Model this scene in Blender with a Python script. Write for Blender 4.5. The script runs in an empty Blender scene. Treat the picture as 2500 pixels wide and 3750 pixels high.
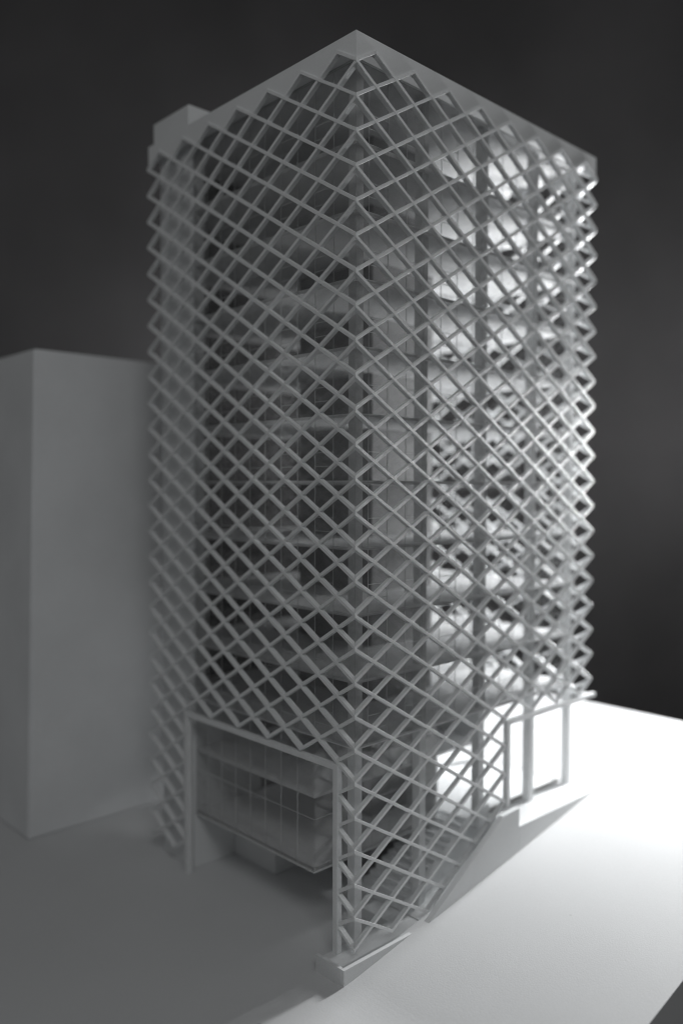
import bpy, math, random
from mathutils import Vector, Matrix
random.seed(7)
S = bpy.context.scene
C = S.collection
U = 0.02            # one lattice storey-half of the model = 2 cm
OZ = 26.66          # lifts the scene so the street corner of the model stands at z = 0

def W(x, y, z):
    return Vector((x*U, y*U, (z+OZ)*U))

# ------------------------------------------------------------------ camera
cam_d = bpy.data.cameras.new('camera'); cam = bpy.data.objects.new('camera', cam_d); C.objects.link(cam)
S.camera = cam
yaw, pitch, roll = 8.10266952e-01, -2.99793481e-02, 1.88712489e-03
F = Vector((math.cos(pitch)*math.cos(yaw), math.cos(pitch)*math.sin(yaw), math.sin(pitch)))
R = F.cross(Vector((0, 0, 1))).normalized(); Up = R.cross(F)
R2 = R*math.cos(roll)+Up*math.sin(roll); U2 = -R*math.sin(roll)+Up*math.cos(roll)
m = Matrix((R2, U2, -F)).transposed().to_4x4()
m.translation = W(-16.897151, -17.1853879, -12.2546714)
cam.matrix_world = m
cam_d.sensor_fit = 'VERTICAL'; cam_d.sensor_height = 36; cam_d.sensor_width = 24
cam_d.lens = 3034.76525*36/3750
cam_d.clip_start = 0.01; cam_d.clip_end = 50
cam_d.dof.use_dof = True
cam_d.dof.focus_distance = 24.5*U
cam_d.dof.aperture_fstop = 2.5
S.render.resolution_x = 682; S.render.resolution_y = 1024
S.view_settings.view_transform = 'Standard'; S.view_settings.look = 'None'
S.view_settings.exposure = 0; S.view_settings.gamma = 1
S.cycles.filter_width = 1.0
S.cycles.max_bounces = 12; S.cycles.diffuse_bounces = 8; S.cycles.transparent_max_bounces = 24

# ------------------------------------------------------------------ world and lamps
wd = bpy.data.worlds.new('World'); S.world = wd; wd.use_nodes = True
bg = wd.node_tree.nodes['Background']
bg.inputs[0].default_value = (0.985, 1.0, 1.008, 1); bg.inputs[1].default_value = 0.085

def spot(name, loc, target, power, radius, angle, blend, col=(1, 1, 1)):
    d = bpy.data.lights.new(name, 'SPOT'); o = bpy.data.objects.new(name, d); C.objects.link(o)
    d.energy = power; d.shadow_soft_size = radius; d.spot_size = math.radians(angle); d.spot_blend = blend; d.color = col
    o.location = loc
    o.rotation_euler = (target-loc).to_track_quat('-Z', 'Y').to_euler()
    return o
ld = bpy.data.lights.new('softbox', 'AREA'); lo = bpy.data.objects.new('softbox', ld); C.objects.link(lo)
ld.shape = 'RECTANGLE'; ld.size = 2.4*U; ld.size_y = 7.5*U; ld.energy = 3.9; ld.color = (0.98, 0.995, 1.0)
lo.location = W(26.0, -.3, -10.8)
lo.rotation_euler = (W(0, .5, -9.5)-lo.location).to_track_quat('-Z', 'Y').to_euler()
spot('board_bounce_fill', W(23.0, -1.5, -8.0), W(18.5, 1.3, -23.5), 3.0, 0.034, 68, 1.0, (0.98, 0.995, 1.0))  # added spot: brightens the board so more light bounces to the ceilings
gd = bpy.data.lights.new('backdrop_fill', 'POINT'); go = bpy.data.objects.new('backdrop_fill', gd); C.objects.link(go)
gd.energy = 2.0; gd.shadow_soft_size = 0.034; go.location = W(25.5, -1.0, -8.0)  # added point fill for the backdrop and the right edges
rd = bpy.data.lights.new('room_light', 'AREA'); ro = bpy.data.objects.new('room_light', rd); C.objects.link(ro)
rd.shape = 'RECTANGLE'; rd.size = 0.35; rd.size_y = 0.25; rd.energy = 1.55; rd.color = (0.985, 1.0, 1.005)
ro.location = W(-24, -31, 17); ro.rotation_euler = (W(0, 4, -10)-ro.location).to_track_quat('-Z', 'Y').to_euler()

# ------------------------------------------------------------------ materials
def mat(name, col, rough=0.6, spec=0.4, var=0.06, vscale=60, bump=0.1, bscale=900, fleck=0.0, grainy=0.0):
    mt = bpy.data.materials.new(name); mt.use_nodes = True
    nt = mt.node_tree; N = nt.nodes; L = nt.links
    b = N['Principled BSDF']
    b.inputs['Roughness'].default_value = rough
    b.inputs['Specular IOR Level'].default_value = spec
    tc = N.new('ShaderNodeTexCoord'); geo = N.new('ShaderNodeNewGeometry')
    n1 = N.new('ShaderNodeTexNoise'); n1.inputs['Scale'].default_value = vscale; n1.inputs['Detail'].default_value = 5
    L.new(geo.outputs['Position'], n1.inputs['Vector'])
    rmp = N.new('ShaderNodeMapRange'); rmp.inputs[1].default_value = 0.3; rmp.inputs[2].default_value = 0.7
    rmp.inputs[3].default_value = 1-var; rmp.inputs[4].default_value = 1+var*0.5
    L.new(n1.outputs['Fac'], rmp.inputs[0])
    vm = N.new('ShaderNodeVectorMath'); vm.operation = 'SCALE'; vm.inputs[0].default_value = col
    last = rmp.outputs[0]
    if fleck:
        v = N.new('ShaderNodeTexVoronoi'); v.inputs['Scale'].default_value = 26; L.new(geo.outputs['Position'], v.inputs['Vector'])
        f = N.new('ShaderNodeMapRange'); f.inputs[1].default_value = 0.028; f.inputs[2].default_value = 0.05
        f.inputs[3].default_value = 1-fleck; f.inputs[4].default_value = 1
        L.new(v.outputs['Distance'], f.inputs[0])
        mu = N.new('ShaderNodeMath'); mu.operation = 'MULTIPLY'; L.new(last, mu.inputs[0]); L.new(f.outputs[0], mu.inputs[1]); last = mu.outputs[0]
    if grainy:
        g = N.new('ShaderNodeTexNoise'); g.inputs['Scale'].default_value = 1400; g.inputs['Detail'].default_value = 2
        L.new(geo.outputs['Position'], g.inputs['Vector'])
        gm = N.new('ShaderNodeMapRange'); gm.inputs[1].default_value = 0.3; gm.inputs[2].default_value = 0.7
        gm.inputs[3].default_value = 1-grainy; gm.inputs[4].default_value = 1+grainy
        L.new(g.outputs['Fac'], gm.inputs[0])
        mu = N.new('ShaderNodeMath'); mu.operation = 'MULTIPLY'; L.new(last, mu.inputs[0]); L.new(gm.outputs[0], mu.inputs[1]); last = mu.outputs[0]
    L.new(last, vm.inputs['Scale']); L.new(vm.outputs[0], b.inputs['Base Color'])
    if bump:
        n2 = N.new('ShaderNodeTexNoise'); n2.inputs['Scale'].default_value = bscale; n2.inputs['Detail'].default_value = 3
        L.new(geo.outputs['Position'], n2.inputs['Vector'])
        bp = N.new('ShaderNodeBump'); bp.inputs['Strength'].default_value = bump; bp.inputs['Distance'].default_value = 0.0006
        L.new(n2.outputs['Fac'], bp.inputs['Height']); L.new(bp.outputs[0], b.inputs['Normal'])
    return mt

M_resin = mat('white_resin', (0.80, 0.81, 0.815), 0.38, 0.5, 0.05, 90, 0.5, 1300, grainy=0.06)
M_card = mat('white_card', (0.76, 0.77, 0.775), 0.7, 0.25, 0.04, 18, 0.12, 1500, grainy=0.03)
M_board = mat('base_board_card', (0.66, 0.665, 0.67), 0.65, 0.25, 0.035, 9, 0.12, 900, fleck=0.35, grainy=0.03)
M_foam = mat('painted_foam', (0.84, 0.85, 0.86), 0.8, 0.2, 0.07, 14, 0.25, 700, grainy=0.04)
M_unlit = mat('unlit_depth_card', (0.045, 0.044, 0.045), 0.8, 0.15, 0.1, 20, 0.1, 900)  # near-black stands in for the unlit depth behind the left face
M_shade = mat('shade_grey_card', (0.36, 0.36, 0.362), 0.75, 0.2, 0.08, 24, 0.1, 1000)  # grey stands in for shade on the core face and terrace strip
M_slab = mat('floor_card', (0.82, 0.825, 0.83), 0.7, 0.2, 0.06, 30, 0.1, 1200)
M_line = mat('scored_line', (0.55, 0.56, 0.56), 0.5, 0.4, 0.05, 100, 0)
M_cloth = mat('dark_backdrop_cloth', (0.145, 0.141, 0.144), 0.95, 0.1, 0.4, 2.0, 0.2, 300)
M_dark = mat('dark_studio_floor', (0.035, 0.033, 0.034), 0.9, 0.1, 0.2, 4, 0.1, 300)

def glass_mat():
    mt = bpy.data.materials.new('clear_acrylic'); mt.use_nodes = True
    nt = mt.node_tree; N = nt.nodes; L = nt.links; N.remove(N['Principled BSDF'])
    out = N['Material Output']
    tr = N.new('ShaderNodeBsdfTransparent'); tr.inputs[0].default_value = (0.90, 0.90, 0.90, 1)
    gl = N.new('ShaderNodeBsdfGlossy'); gl.inputs['Roughness'].default_value = 0.06; gl.inputs[0].default_value = (1, 1, 1, 1)
    lw = N.new('ShaderNodeLayerWeight'); lw.inputs[0].default_value = 0.5
    pw = N.new('ShaderNodeMath'); pw.operation = 'POWER'; pw.inputs[1].default_value = 5.0; L.new(lw.outputs['Facing'], pw.inputs[0])
    fr = N.new('ShaderNodeMath'); fr.operation = 'MULTIPLY_ADD'; fr.inputs[1].default_value = 0.9; fr.inputs[2].default_value = 0.03; L.new(pw.outputs[0], fr.inputs[0])
    df = N.new('ShaderNodeBsdfDiffuse'); df.inputs[0].default_value = (0.8, 0.8, 0.8, 1)
    geo = N.new('ShaderNodeNewGeometry'); n = N.new('ShaderNodeTexNoise'); n.inputs['Scale'].default_value = 22; n.inputs['Detail'].default_value = 6
    mp = N.new('ShaderNodeMapping'); mp.inputs['Rotation'].default_value = (0.5, 0.7, 0.3); mp.inputs['Scale'].default_value = (1, 1, 6)
    L.new(geo.outputs['Position'], mp.inputs[0]); L.new(mp.outputs[0], n.inputs['Vector'])
    r = N.new('ShaderNodeMapRange'); r.inputs[1].default_value = 0.42; r.inputs[2].default_value = 0.75; r.inputs[3].default_value = 0.012; r.inputs[4].default_value = 0.095  # pale diffuse streaks stand in for reflections and haze on the acrylic
    L.new(n.outputs['Fac'], r.inputs[0])
    m1 = N.new('ShaderNodeMixShader'); L.new(fr.outputs[0], m1.inputs[0]); L.new(tr.outputs[0], m1.inputs[1]); L.new(gl.outputs[0], m1.inputs[2])
    m2 = N.new('ShaderNodeMixShader'); L.new(r.outputs[0], m2.inputs[0]); L.new(m1.outputs[0], m2.inputs[1]); L.new(df.outputs[0], m2.inputs[2])
    L.new(m2.outputs[0], out.inputs[0])
    return mt
M_glass = glass_mat()

# ------------------------------------------------------------------ mesh helpers
def link(name, me, parent=None, loc=None):
    o = bpy.data.objects.new(name, me); C.objects.link(o)
    if parent: o.parent = parent
    if loc is not None: o.location = loc
    return o

def mesh(name, verts, faces, material, origin=None):
    """verts in model units; the mesh origin is put at `origin` (model units)"""
    og = Vector(origin) if origin is not None else Vector((0, 0, -OZ))
    me = bpy.data.meshes.new(name)
    me.from_pydata([(Vector(v)-og)*U for v in verts], [], faces)
    me.update(); me.materials.append(material)
    return me, W(*og)

BF = [(0, 3, 2, 1), (4, 5, 6, 7), (0, 1, 5, 4), (1, 2, 6, 5), (2, 3, 7, 6), (3, 0, 4, 7)]
def boxv(a, b):
    (x0, y0, z0), (x1, y1, z1) = a, b
    return [(x0, y0, z0), (x1, y0, z0), (x1, y1, z0), (x0, y1, z0), (x0, y0, z1), (x1, y0, z1), (x1, y1, z1), (x0, y1, z1)]

def bevel(me, wdt=0.02, seg=2):
    import bmesh
    bm = bmesh.new(); bm.from_mesh(me)
    bmesh.ops.recalc_face_normals(bm, faces=bm.faces)
    if wdt: bmesh.ops.bevel(bm, geom=bm.edges[:], offset=wdt*U, segments=seg, affect='EDGES', clamp_overlap=True)
    bm.to_mesh(me); bm.free()

def box(name, a, b, material, parent=None, bev=0.0):
    og = ((a[0]+b[0])/2, (a[1]+b[1])/2, min(a[2], b[2]))
    me, loc = mesh(name, boxv(a, b), BF, material, og)
    if bev: bevel(me, bev)
    o = link(name, me, parent)
    o.location = loc if parent is None else loc-ORG
    return o

def solid(name, verts, faces, material, parent=None, bev=0.0):
    og = verts[0]
    me, loc = mesh(name, verts, faces, material, og)
    bevel(me, bev)
    o = link(name, me, parent); o.location = loc if parent is None else loc-ORG
    return o

def prism(name, pts, axis, a, b, material, parent=None, bev=0.0):
    """extrude polygon pts (2D: along, z) between a and b along `axis` ('x' or 'y')"""
    n = len(pts)
    if axis == 'y': V = [(s, a, z) for s, z in pts]+[(s, b, z) for s, z in pts]
    else: V = [(a, s, z) for s, z in pts]+[(b, s, z) for s, z in pts]
    Fc = [tuple(range(n)), tuple(range(2*n-1, n-1, -1))]+[(i, (i+1) % n, n+(i+1) % n, n+i) for i in range(n)]
    return solid(name, V, Fc, material, parent, bev)

def tag(o, label=None, cat=None, group=None, kind=None):
    if label: o['label'] = label
    if cat: o['category'] = cat
    if group: o['group'] = group
    if kind: o['kind'] = kind
    return o

# ------------------------------------------------------------------ the setting
G0, GS = -26.70, 0.165                   # street: level up to x = XC, then rising with slope GS
XC = -0.75
RF = 0.7
def gz(x):
    if x <= XC-RF: return G0
    if x >= XC+RF: return G0+GS*(x-XC)
    return G0+GS*(x-XC+RF)**2/(4*RF)
bx0, bx1, by0, by1 = -24, 20.9, -7.5, 34
xs = [bx0, XC, bx1]
V = []; Fc = []
def gbox(x0, x1, y0, y1, z0, z1):
    o_ = len(V)
    V.extend([(x0, y0, z0-.5), (x1, y0, z1-.5), (x1, y1, z1-.5), (x0, y1, z0-.5), (x0, y0, z0), (x1, y0, z1), (x1, y1, z1), (x0, y1, z0)])
    Fc.extend([tuple(o_+i for i in f) for f in BF])
# one closed sheet of card, folded: level street, rising street, level plaza under the tower
P = {}
def vid(x, y, z):
    k = (round(x, 3), round(y, 3), round(z, 3))
    if k not in P: P[k] = len(V); V.append((x, y, z))
    return P[k]
def quad(*p): Fc.append(tuple(vid(*q) for q in p))
ZP = G0+.001
XA = XC-RF
xs = [XA+2*RF*i/8 for i in range(9)]+[13.2]
XR, YR = 13.2, 11.9                       # behind the tower the board is cut back
quad((bx0, by0, G0), (XA, by0, G0), (XA, 0, G0), (bx0, 0, G0))
for i in range(len(xs)-1):
    q0, q1 = xs[i], xs[i+1]
    quad((q0, by0, gz(q0)), (q1, by0, gz(q1)), (q1, 0, gz(q1)), (q0, 0, gz(q0)))
quad((XR, by0, gz(XR)), (bx1, by0, gz(bx1)), (bx1, 0, gz(bx1)), (XR, 0, gz(XR)))
quad((XR, 0, gz(XR)), (bx1, 0, gz(bx1)), (bx1, YR, gz(bx1)), (XR, YR, gz(XR)))
quad((bx0, 0, G0), (XA, 0, G0), (XA, YR, G0), (bx0, YR, G0))
quad((bx0, YR, G0), (XA, YR, G0), (5, YR, G0), (5, by1, G0), (bx0, by1, G0))
quad((XA, 0, G0), (XR, 0, G0), (XR, YR, G0), (5, YR, G0), (XA, YR, G0))
quad(*([(q, 0, gz(q)) for q in xs]+[(XR, 0, G0)]))
quad((XR, 0, G0), (XR, 0, gz(XR)), (XR, YR, gz(XR)), (XR, YR, G0))
zb = G0-.8
quad((bx0, by0, zb), (bx1, by0, zb), (bx1, YR, zb), (5, YR, zb), (5, by1, zb), (bx0, by1, zb))
quad(*([(bx0, by0, zb), (bx1, by0, zb), (bx1, by0, gz(bx1))]+[(q, by0, gz(q)) for q in reversed(xs)]+[(bx0, by0, G0)]))
quad((bx1, by0, zb), (bx1, YR, zb), (bx1, YR, gz(bx1)), (bx1, 0, gz(bx1)), (bx1, by0, gz(bx1)))
quad((bx1, YR, zb), (5, YR, zb), (5, YR, G0), (XR, YR, G0), (XR, YR, gz(XR)), (bx1, YR, gz(bx1)))
quad((5, YR, zb), (5, by1, zb), (5, by1, G0), (5, YR, G0))
quad((5, by1, zb), (bx0, by1, zb), (bx0, by1, G0), (5, by1, G0))
quad((bx0, by1, zb), (bx0, by0, zb), (bx0, by0, G0), (bx0, 0, G0), (bx0, YR, G0), (bx0, by1, G0))
me, loc = mesh('base_board', V, Fc, M_board, V[0]); bevel(me, 0)
o = link('base_board', me); o.location = loc; tag(o, kind='structure')
o = box('studio_floor', (-120, -120, -62.5), (160, 160, -62), M_dark); tag(o, kind='structure')
# backdrop: a hanging cloth with slow folds, square to the line of sight
fx, fy = math.cos(yaw), math.sin(yaw); rx, ry = math.sin(yaw), -math.cos(yaw)
V = []; Fc = []; n = 90
for i in range(n+1):
    s = -75+150*i/n
    dd = 66+0.8*math.sin(s*0.08)
    x = -16.9+fx*dd+rx*s; y = -17.2+fy*dd+ry*s
    V += [(x, y, -61.9), (x, y, 60)]
for i in range(n): Fc.append((2*i, 2*i+2, 2*i+3, 2*i+1))
me, loc = mesh('backdrop', V, Fc, M_cloth, V[0])
for p_ in me.polygons: p_.use_smooth = True
o = link('backdrop', me); o.location = loc; tag(o, kind='structure')
sm = o.modifiers.new('thickness', 'SOLIDIFY'); sm.thickness = 0.004

# ------------------------------------------------------------------ neighbouring massing block
ORG = Vector((0, 0, 0))
nb = bpy.data.objects.new('massing_block', None); C.objects.link(nb)
tag(nb, 'plain pale grey block standing left of the latticed tower', 'block')
nx0, ny0, nx1, ny1, nz = -3.1, 15.8, 4.6, 27.0, -6.72
nb.location = W(nx0, ny0, G0); ORG = nb.location.copy()
sk = 0.02
V = [(nx0, ny0, G0+.004), (nx1, ny0, G0+.004), (nx1, ny1, G0+.004), (nx0, ny1, G0+.004),
     (nx0+.32, ny0-.3, nz), (nx1+.32, ny0-.3, nz), (nx1+.32, ny1-.3, nz), (nx0+.32, ny1-.3, nz)]
solid('body', V, BF, M_foam, nb, 0.06)

# ------------------------------------------------------------------ the tower model
tower = bpy.data.objects.new('tower_model', None); C.objects.link(tower)
tag(tower, 'white architectural model of a tower wrapped in a diagonal lattice on a sloping board', 'building model')
tower.location = W(0, 0, G0); ORG = tower.location.copy()
WX, WY = 0.8419, 0.8223
NX, NY = 16, 14
LX, LY = NX*WX, NY*WY
BD = 0.175; BW = 0.098
GO = 0.5                                 # glass line behind the lattice

def bar(parent, side, k0, z0, k1, z1, back):
    """a lattice bar on side 'left' (x=0), 'right' (y=0), 'far' (x=LX)"""
    w = WX if side == 'right' else WY
    N_ = NX if side == 'right' else NY
    s0, s1 = k0*w, k1*w
    ang = math.atan2(abs(z1-z0), s1-s0)
    t = BW/2/math.cos(ang)*random.uniform(0.95, 1.06)
    j0, j1 = random.uniform(-.012, .012), random.uniform(-.012, .012)
    d0 = 0.014 if back else 0.0; d1 = BD-(0.012 if back else 0)
    nseg = max(1, int(round(k1-k0)))
    V = []
    sl = (z1-z0)/(s1-s0)
    for i in range(nseg+1):
        f = i/nseg; s = s0+(s1-s0)*f
        wob = j0*(1-f)+j1*f+random.uniform(-.006, .006)
        tt = t*random.uniform(0.95, 1.05)
        for d, q in ((d0, -1), (d1, -1), (d1, 1), (d0, 1)):
            ss = s
            if i == 0 and k0 == 0: ss = s0+d+0.003
            if i == nseg and k1 == N_: ss = s1-d-0.003
            z = z0+(ss-s0)*sl+wob+q*tt
            if side == 'left': V.append((d, ss, z))
            elif side == 'right': V.append((ss, d, z))
            else: V.append((LX-d, ss, z))
    Fc = [(0, 1, 2, 3)]
    for i in range(nseg):
        a = 4*i
        for q in range(4):
            b = (q+1) % 4
            Fc.append((a+q, a+4+q, a+4+b, a+b))
    Fc.append((4*nseg+3, 4*nseg+2, 4*nseg+1, 4*nseg))
    return V, Fc

def lattice(parent, side, ok):
    N_ = NX if side == 'right' else NY
    for sg in (1, -1):
        for n in range(-45, 12):
            run = None
            for k in range(N_+1):
                good = False
                if k < N_:
                    za, zb = n+sg*.5*k, n+sg*.5*(k+1)
                    good = max(za, zb) <= 0.501 and ok(k, za, zb)
                if good and run is None: run = k
                if not good and run is not None:
                    z0, z1 = n+sg*.5*run, n+sg*.5*k
                    V, Fc = bar(parent, side, run, z0, k, z1, sg == (-1 if side != 'right' else 1))
                    # own origin at the first end; parent offset handled here
                    og = Vector(V[0])
                    me = bpy.data.meshes.new('lattice_bar')
                    me.from_pydata([(Vector(v)-og)*U for v in V], [], Fc); me.update(); me.materials.append(M_resin)
                    bevel(me, 0.005, 1)
                    b = link('lattice_bar', me, parent)
                    b.location = W(*og)-ORG-parent.location
                    run = None

def ok_left(k, za, zb):
    if k < 1: return min(za, zb) >= -26.01
    if k < 11: return min(za, zb) >= -20.51
    return min(za, zb) >= -26.01
def ok_right(k, za, zb):
    if k >= 9: return min(za, zb) >= -20.51
    bd = lambda q: max(-26, -28+.5*q)
    return za >= bd(k)-.01 and zb >= bd(k+1)-.01
def ok_far(k, za, zb): return min(za, zb) >= -20.51

# lattice screens: the mesh of each screen is its edge frame, the bars are its children
def joined(name, boxes, material, parent, bev=0.012):
    import bmesh
    V = []; Fc = []
    for a, b in boxes:
        o_ = len(V); V += boxv(a, b); Fc += [tuple(o_+i for i in f) for f in BF]
    return solid(name, V, Fc, material, parent, bev)
zb_ = -20.6
sl = joined('lattice_screen', [((-.03, .70, -26.38), (.17, .91, zb_+.02)), ((-.03, .912, zb_-.17), (.17, 8.80, zb_)),
                               ((-.03, 8.802, -26.697), (.17, 9.04, zb_+.02))], M_resin, tower)
sr = joined('lattice_screen', [((7.62, -.02, -23.72), (7.82, .17, zb_+.02)), ((7.822, -.02, zb_-.16), (LX+.28, .17, zb_))], M_resin, tower)
sf = joined('lattice_screen', [((LX-.17, .18, zb_-.16), (LX+.02, LY, zb_))], M_resin, tower)
lattice(sl, 'left', ok_left)
lattice(sr, 'right', ok_right)
lattice(sf, 'far', ok_far)

# parapet fascias with a zigzag lower edge
def fascia(side):
    w = WX if side == 'right' else WY
    N_ = NX if side == 'right' else NY
    L_ = N_*w
    i0, i1 = 0.045, 0.135
    top = 0.86
    for_ = []
    e = .045
    pts = [(e, top), (e, -.02)]
    for k in range(1, N_): pts.append((k*w, 0.5 if k % 2 else 0.0))
    pts += [(L_-e, -.02), (L_-e, top)]
    if side == 'right':
        pts = [(max(s, .137), z) for s, z in pts]; pts = [(min(s, L_-.137), z) for s, z in pts]
        return prism('parapet', pts, 'y', i0, i1, M_card, tower, 0)
    if side == 'left': return prism('parapet', pts, 'x', i0, i1, M_card, tower, 0)
    return prism('parapet', pts, 'x', L_X-i1, L_X-i0, M_card, tower, 0)
L_X = LX
fascia('left'); fascia('right'); fascia('far')
# roof deck / soffit
box('roof_slab', (.14, .14, .40), (LX-.14, LY-.05, .52), M_slab, tower)

# core shaft at the left end, rising above the roof
box('core_shaft', (GO-.06, 9.06, -20.255), (1.0, LY-.25, .395), M_card, tower, 0.02)
box('core_base', (GO-.06, 9.061, G0+.003), (3.6, LY-.25, -20.26), M_card, tower, 0.02)
box('lift_overrun', (.16, 8.86, .525), (2.9, LY-.22, 1.70), M_card, tower, 0.03)
box('support_block', (2.3, 6.55, G0+.003), (3.55, 9.055, -24.58), M_card, tower, 0.015)

box('blocking_core', (4.75, 3.95, G0+.004), (8.1, 8.0, .395), M_shade, tower, 0.0)  # added inside to keep softbox light out of the left interior
box('light_blocker', (1.02, 11.36, -20.2), (10.6, 11.46, .395), M_unlit, tower, 0.0)  # added dark sheet, stops softbox light leaking out at the rear
box('partition_wall', (6.61, 2.45, -24.43), (6.73, 9.05, -22.205), M_card, tower, 0.0)
# floors
FL = [-12.08+2.02*i for i in range(5, -5, -1)]      # -1.98 ... -20.16
X1, Y1 = LX-GO, LY-.1
for z in FL:
    joined('floor_slab', [((GO+.05, GO+.05, z-.07), (X1-.05, 9.05, z+.03)), ((1.03, 9.051, z-.07), (X1-.05, 11.34, z+.03))], M_slab, tower, 0)
# lower box floors
box('floor_slab', (GO+.05, 2.38, -22.2), (9.3, 9.05, -22.1), M_slab, tower)
box('partition_wall', (9.15, 2.45, -22.097), (9.27, 9.05, -20.24), M_card, tower, 0.0)
box('floor_slab', (GO+.03, 2.36, -24.56), (6.6, 9.05, -24.44), M_slab, tower)
# columns
ty, tz = -.35, -24.38
cz0 = -20.0
for x0 in (3.72, 6.92, 10.12):
    box('column', (x0, .72, -26.3 if x0 < 5 else -24.5), (x0+.32, 1.04, .395), M_card, tower, .01)
box('column', (.66, .66, -26.5), (.98, .98, .395), M_card, tower, .01)
box('column', (12.82, .72, tz), (13.1, 1.0, .395), M_card, tower, .01)
box('shadow_seam_strip', (8.0, 1.08, tz+.003), (12.8, 1.2, tz+.16), M_shade, tower, .008)  # low grey strip added to draw the shadow seam behind the columns
for y0 in (4.9, 8.3):
    for x0 in (6.92, 12.4):
        box('column', (x0, y0, -24.5), (x0+.32, y0+.32, .395), M_card, tower, .01)

# curtain wall: panes between the scored lines, one sheet per bay and storey
def sheet(parent, side, s0, s1, z0, z1, off=GO):
    g = .006; t = .03
    if side == 'left': a, b = (off, s0+g, z0+g), (off+t, s1-g, z1-g)
    elif side == 'right': a, b = (s0+g, off, z0+g), (s1-g, off+t, z1-g)
    else: a, b = (X1-t, s0+g, z0+g), (X1, s1-g, z1-g)
    key = (side, round(s1-s0, 3), round(z1-z0, 3))
    og = Vector(a)
    if key not in SH:
        me = bpy.data.meshes.new('glass_pane')
        # one quad: a clean single reflecting surface with a thin rim around it
        V = [(Vector(v)-og)*U for v in boxv(a, b)]
        me.from_pydata(V, [], BF); me.update(); me.materials.append(M_glass); SH[key] = me
    o = link('glass_pane', SH[key], parent); o.location = W(*og)-ORG-parent.location
    return o
SH = {}
def line(parent, side, s, z0, z1, off=GO, h=None):
    """scored line: vertical when h is None, else horizontal from s to h at z0"""
    e = .009
    if h is None: p0, p1 = (s-e, z0), (s+e, z1)
    else: p0, p1 = (s, z0-e), (h, z0+e)
    if side == 'left': a, b = (off-.012, p0[0], p0[1]), (off-.002, p1[0], p1[1])
    elif side == 'right': a, b = (p0[0], off-.012, p0[1]), (p1[0], off-.002, p1[1])
    og = Vector(a)
    key = ('L', side, round(p1[0]-p0[0], 3), round(p1[1]-p0[1], 3))
    if key not in SH:
        me = bpy.data.meshes.new('scored_line'); me.from_pydata([(Vector(v)-og)*U for v in boxv(a, b)], [], BF); me.update()
        me.materials.append(M_line); SH[key] = me
    o = link('scored_line', SH[key], parent); o.location = W(*og)-ORG-parent.location
LEFT = [GO+.02]+[1.46+.84*i for i in range(9)]+[9.03]
RIGHT = [GO+.02]+[1.04+.845*i for i in range(15)]
RIGHT = [v for v in RIGHT if v < X1-.3]+[X1-.04]
ZL = [.395]+FL
def wall(side, S_, ZL_, off=GO):
    # top rail is the mesh of the wall
    if side == 'left': a, b = (off-.02, S_[0], ZL_[0]-.05), (off+.04, S_[-1], ZL_[0])
    elif side == 'right': a, b = (S_[0], off-.02, ZL_[0]-.05), (S_[-1], off+.04, ZL_[0])
    else: a, b = (X1-.04, S_[0], ZL_[0]-.05), (X1+.02, S_[-1], ZL_[0])
    cw = box('curtain_wall', a, b, M_line, tower)
    for zi in range(len(ZL_)-1):
        zt, zo = ZL_[zi]-(.05 if zi == 0 else 0), ZL_[zi+1]
        for i in range(len(S_)-1): sheet(cw, side, S_[i], S_[i+1], zo, zt, off)
    if side != 'far':
        for s in S_[1:-1]: line(cw, side, s, ZL_[-1], ZL_[0]-.05, off)
        for zi in range(1, len(ZL_)):
            for i in range(1, len(S_)-1, 2):
                for dz in (.47, .9): line(cw, side, S_[i], ZL_[zi]+dz, 0, off, S_[i+1])
            line(cw, side, S_[0], ZL_[zi]+.012, 0, off, S_[-1])
    return cw
wall('left', LEFT, ZL); wall('right', RIGHT, ZL)
# lower glass box, set back from the right side
LB = [2.33, 3.14, 3.98, 4.82, 5.66, 6.5, 7.34, 8.18, 9.03]
cw = box('curtain_wall', (GO-.02, 2.33, -24.60), (GO+.04, 9.03, -24.55), M_line, tower)
for i in range(len(LB)-1):
    for z0, z1 in ((-24.54, -22.16), (-22.16, -20.25)): sheet(cw, 'left', LB[i], LB[i+1], z0, z1)
for s in LB[1:-1]: line(cw, 'left', s, -24.54, -20.25)
line(cw, 'left', 2.34, -22.86, 0, GO, 9.0); line(cw, 'left', 2.34, -22.15, 0, GO, 9.0)
cw = box('curtain_wall', (GO+.05, 2.31, -24.60), (6.6, 2.37, -24.55), M_line, tower)
RB = [GO+.04, 1.45, 2.3, 3.15, 4.0, 4.85, 5.7, 6.55]
for i in range(len(RB)-1):
    for z0, z1 in ((-24.54, -22.16), (-22.16, -20.25)): sheet(cw, 'right', RB[i], RB[i+1], z0, z1, 2.33)
for z in (-22.86, -22.15): line(cw, 'right', GO+.05, z, 0, 2.33, 6.55)

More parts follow.
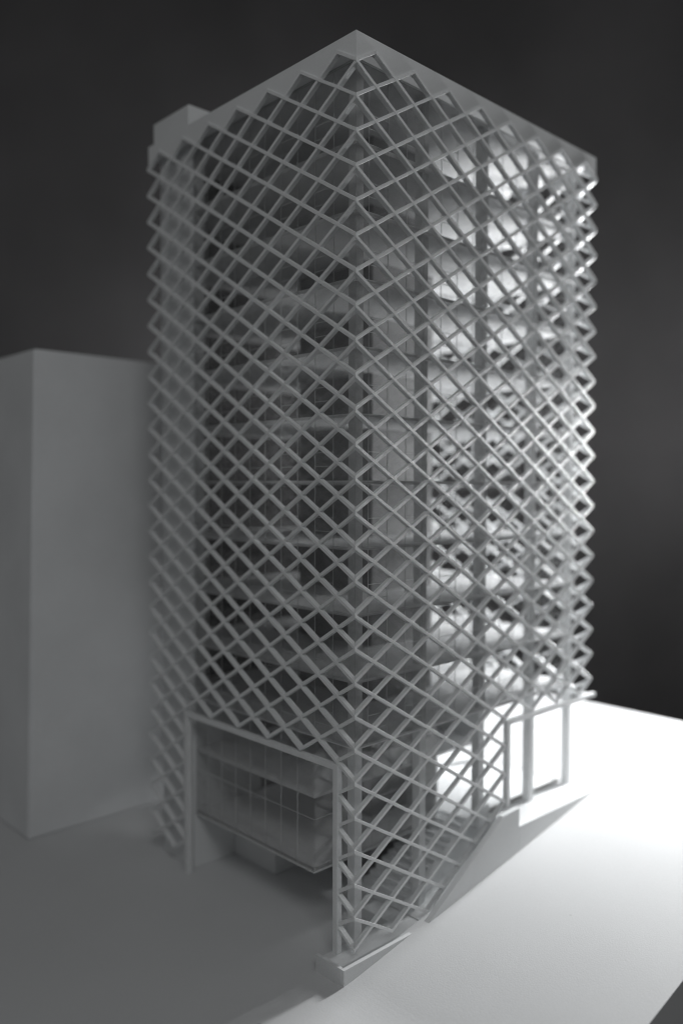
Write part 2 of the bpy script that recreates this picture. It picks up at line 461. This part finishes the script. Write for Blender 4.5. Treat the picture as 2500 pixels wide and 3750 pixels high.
# plinth at the street corner: a shallow tray with a raised rim
px0, py0, py1, pt, pf = -.65, -.25, .97, -26.20, -26.36
def gx(z): return XC+(z-G0)/GS
xm, xf = gx(pt), gx(pf)
prism('plinth', [(px0+.112, G0-.05), (xf+1.2, G0-.05), (xf+1.2, pf), (px0+.112, pf)], 'y', py0+.13, py1, M_card, tower, 0)
prism('plinth_rim', [(px0, G0-.06), (px0+.8, G0-.06), (xm, pt-.07), (xm, pt), (px0, pt)], 'y', py0, py0+.127, M_card, tower, 0)
box('plinth_rim', (px0-.003, py0+.13, G0-.06), (px0+.11, py1+.003, pt-.002), M_card, tower, .008)
box('plaza_floor', (xf+1.203, py0+.135, G0+.01), (3.25, 2.2, pf-.003), M_card, tower, 0)

# stair with its guard wall and the terrace
ty, tz = -.35, -24.38
prism('stair_guard_wall', [(2.95, gz(2.95)-.08), (7.93, gz(7.93)-.08), (7.93, -23.70), (6.95, -23.76), (2.95, -26.10)], 'y', ty, ty+.2, M_card, tower, .01)
prism('stair_stringer', [(3.3, G0+.31), (7.93, G0+.31), (7.93, -23.95), (7.3, -23.95), (3.3, -26.12)], 'y', .98, 1.12, M_card, tower, .008)
st = prism('stair', [(3.26, G0+.02), (7.4, G0+.02), (7.4, tz-.25), (3.26, -26.5+.02)], 'y', 1.125, 3.2, M_card, tower, 0)
ns = 13
for i in range(ns):
    x0 = 3.28+i*(4.1/ns); z1 = -26.33+(i+1)*((tz+26.33)/ns)
    b = box('step', (x0, 1.126, z1-.22), (x0+4.1/ns+.10, 3.199, z1), M_card, None)
    b.parent = st; b.location = b.location-ORG-st.location
prism('stair_floor', [(3.26, G0+.02), (7.93, G0+.02), (7.93, -25.2), (3.26, -26.34)], 'y', ty+.205, .975, M_card, tower, 0)
prism('terrace', [(7.935, gz(7.935)-.1), (13.3, gz(13.3)-.1), (12.9, tz), (7.935, tz)], 'y', ty, LY-.3, M_card, tower, .008)
box('stair_landing', (7.41, 1.125, G0+.5), (7.93, 3.9, tz-.003), M_card, tower)
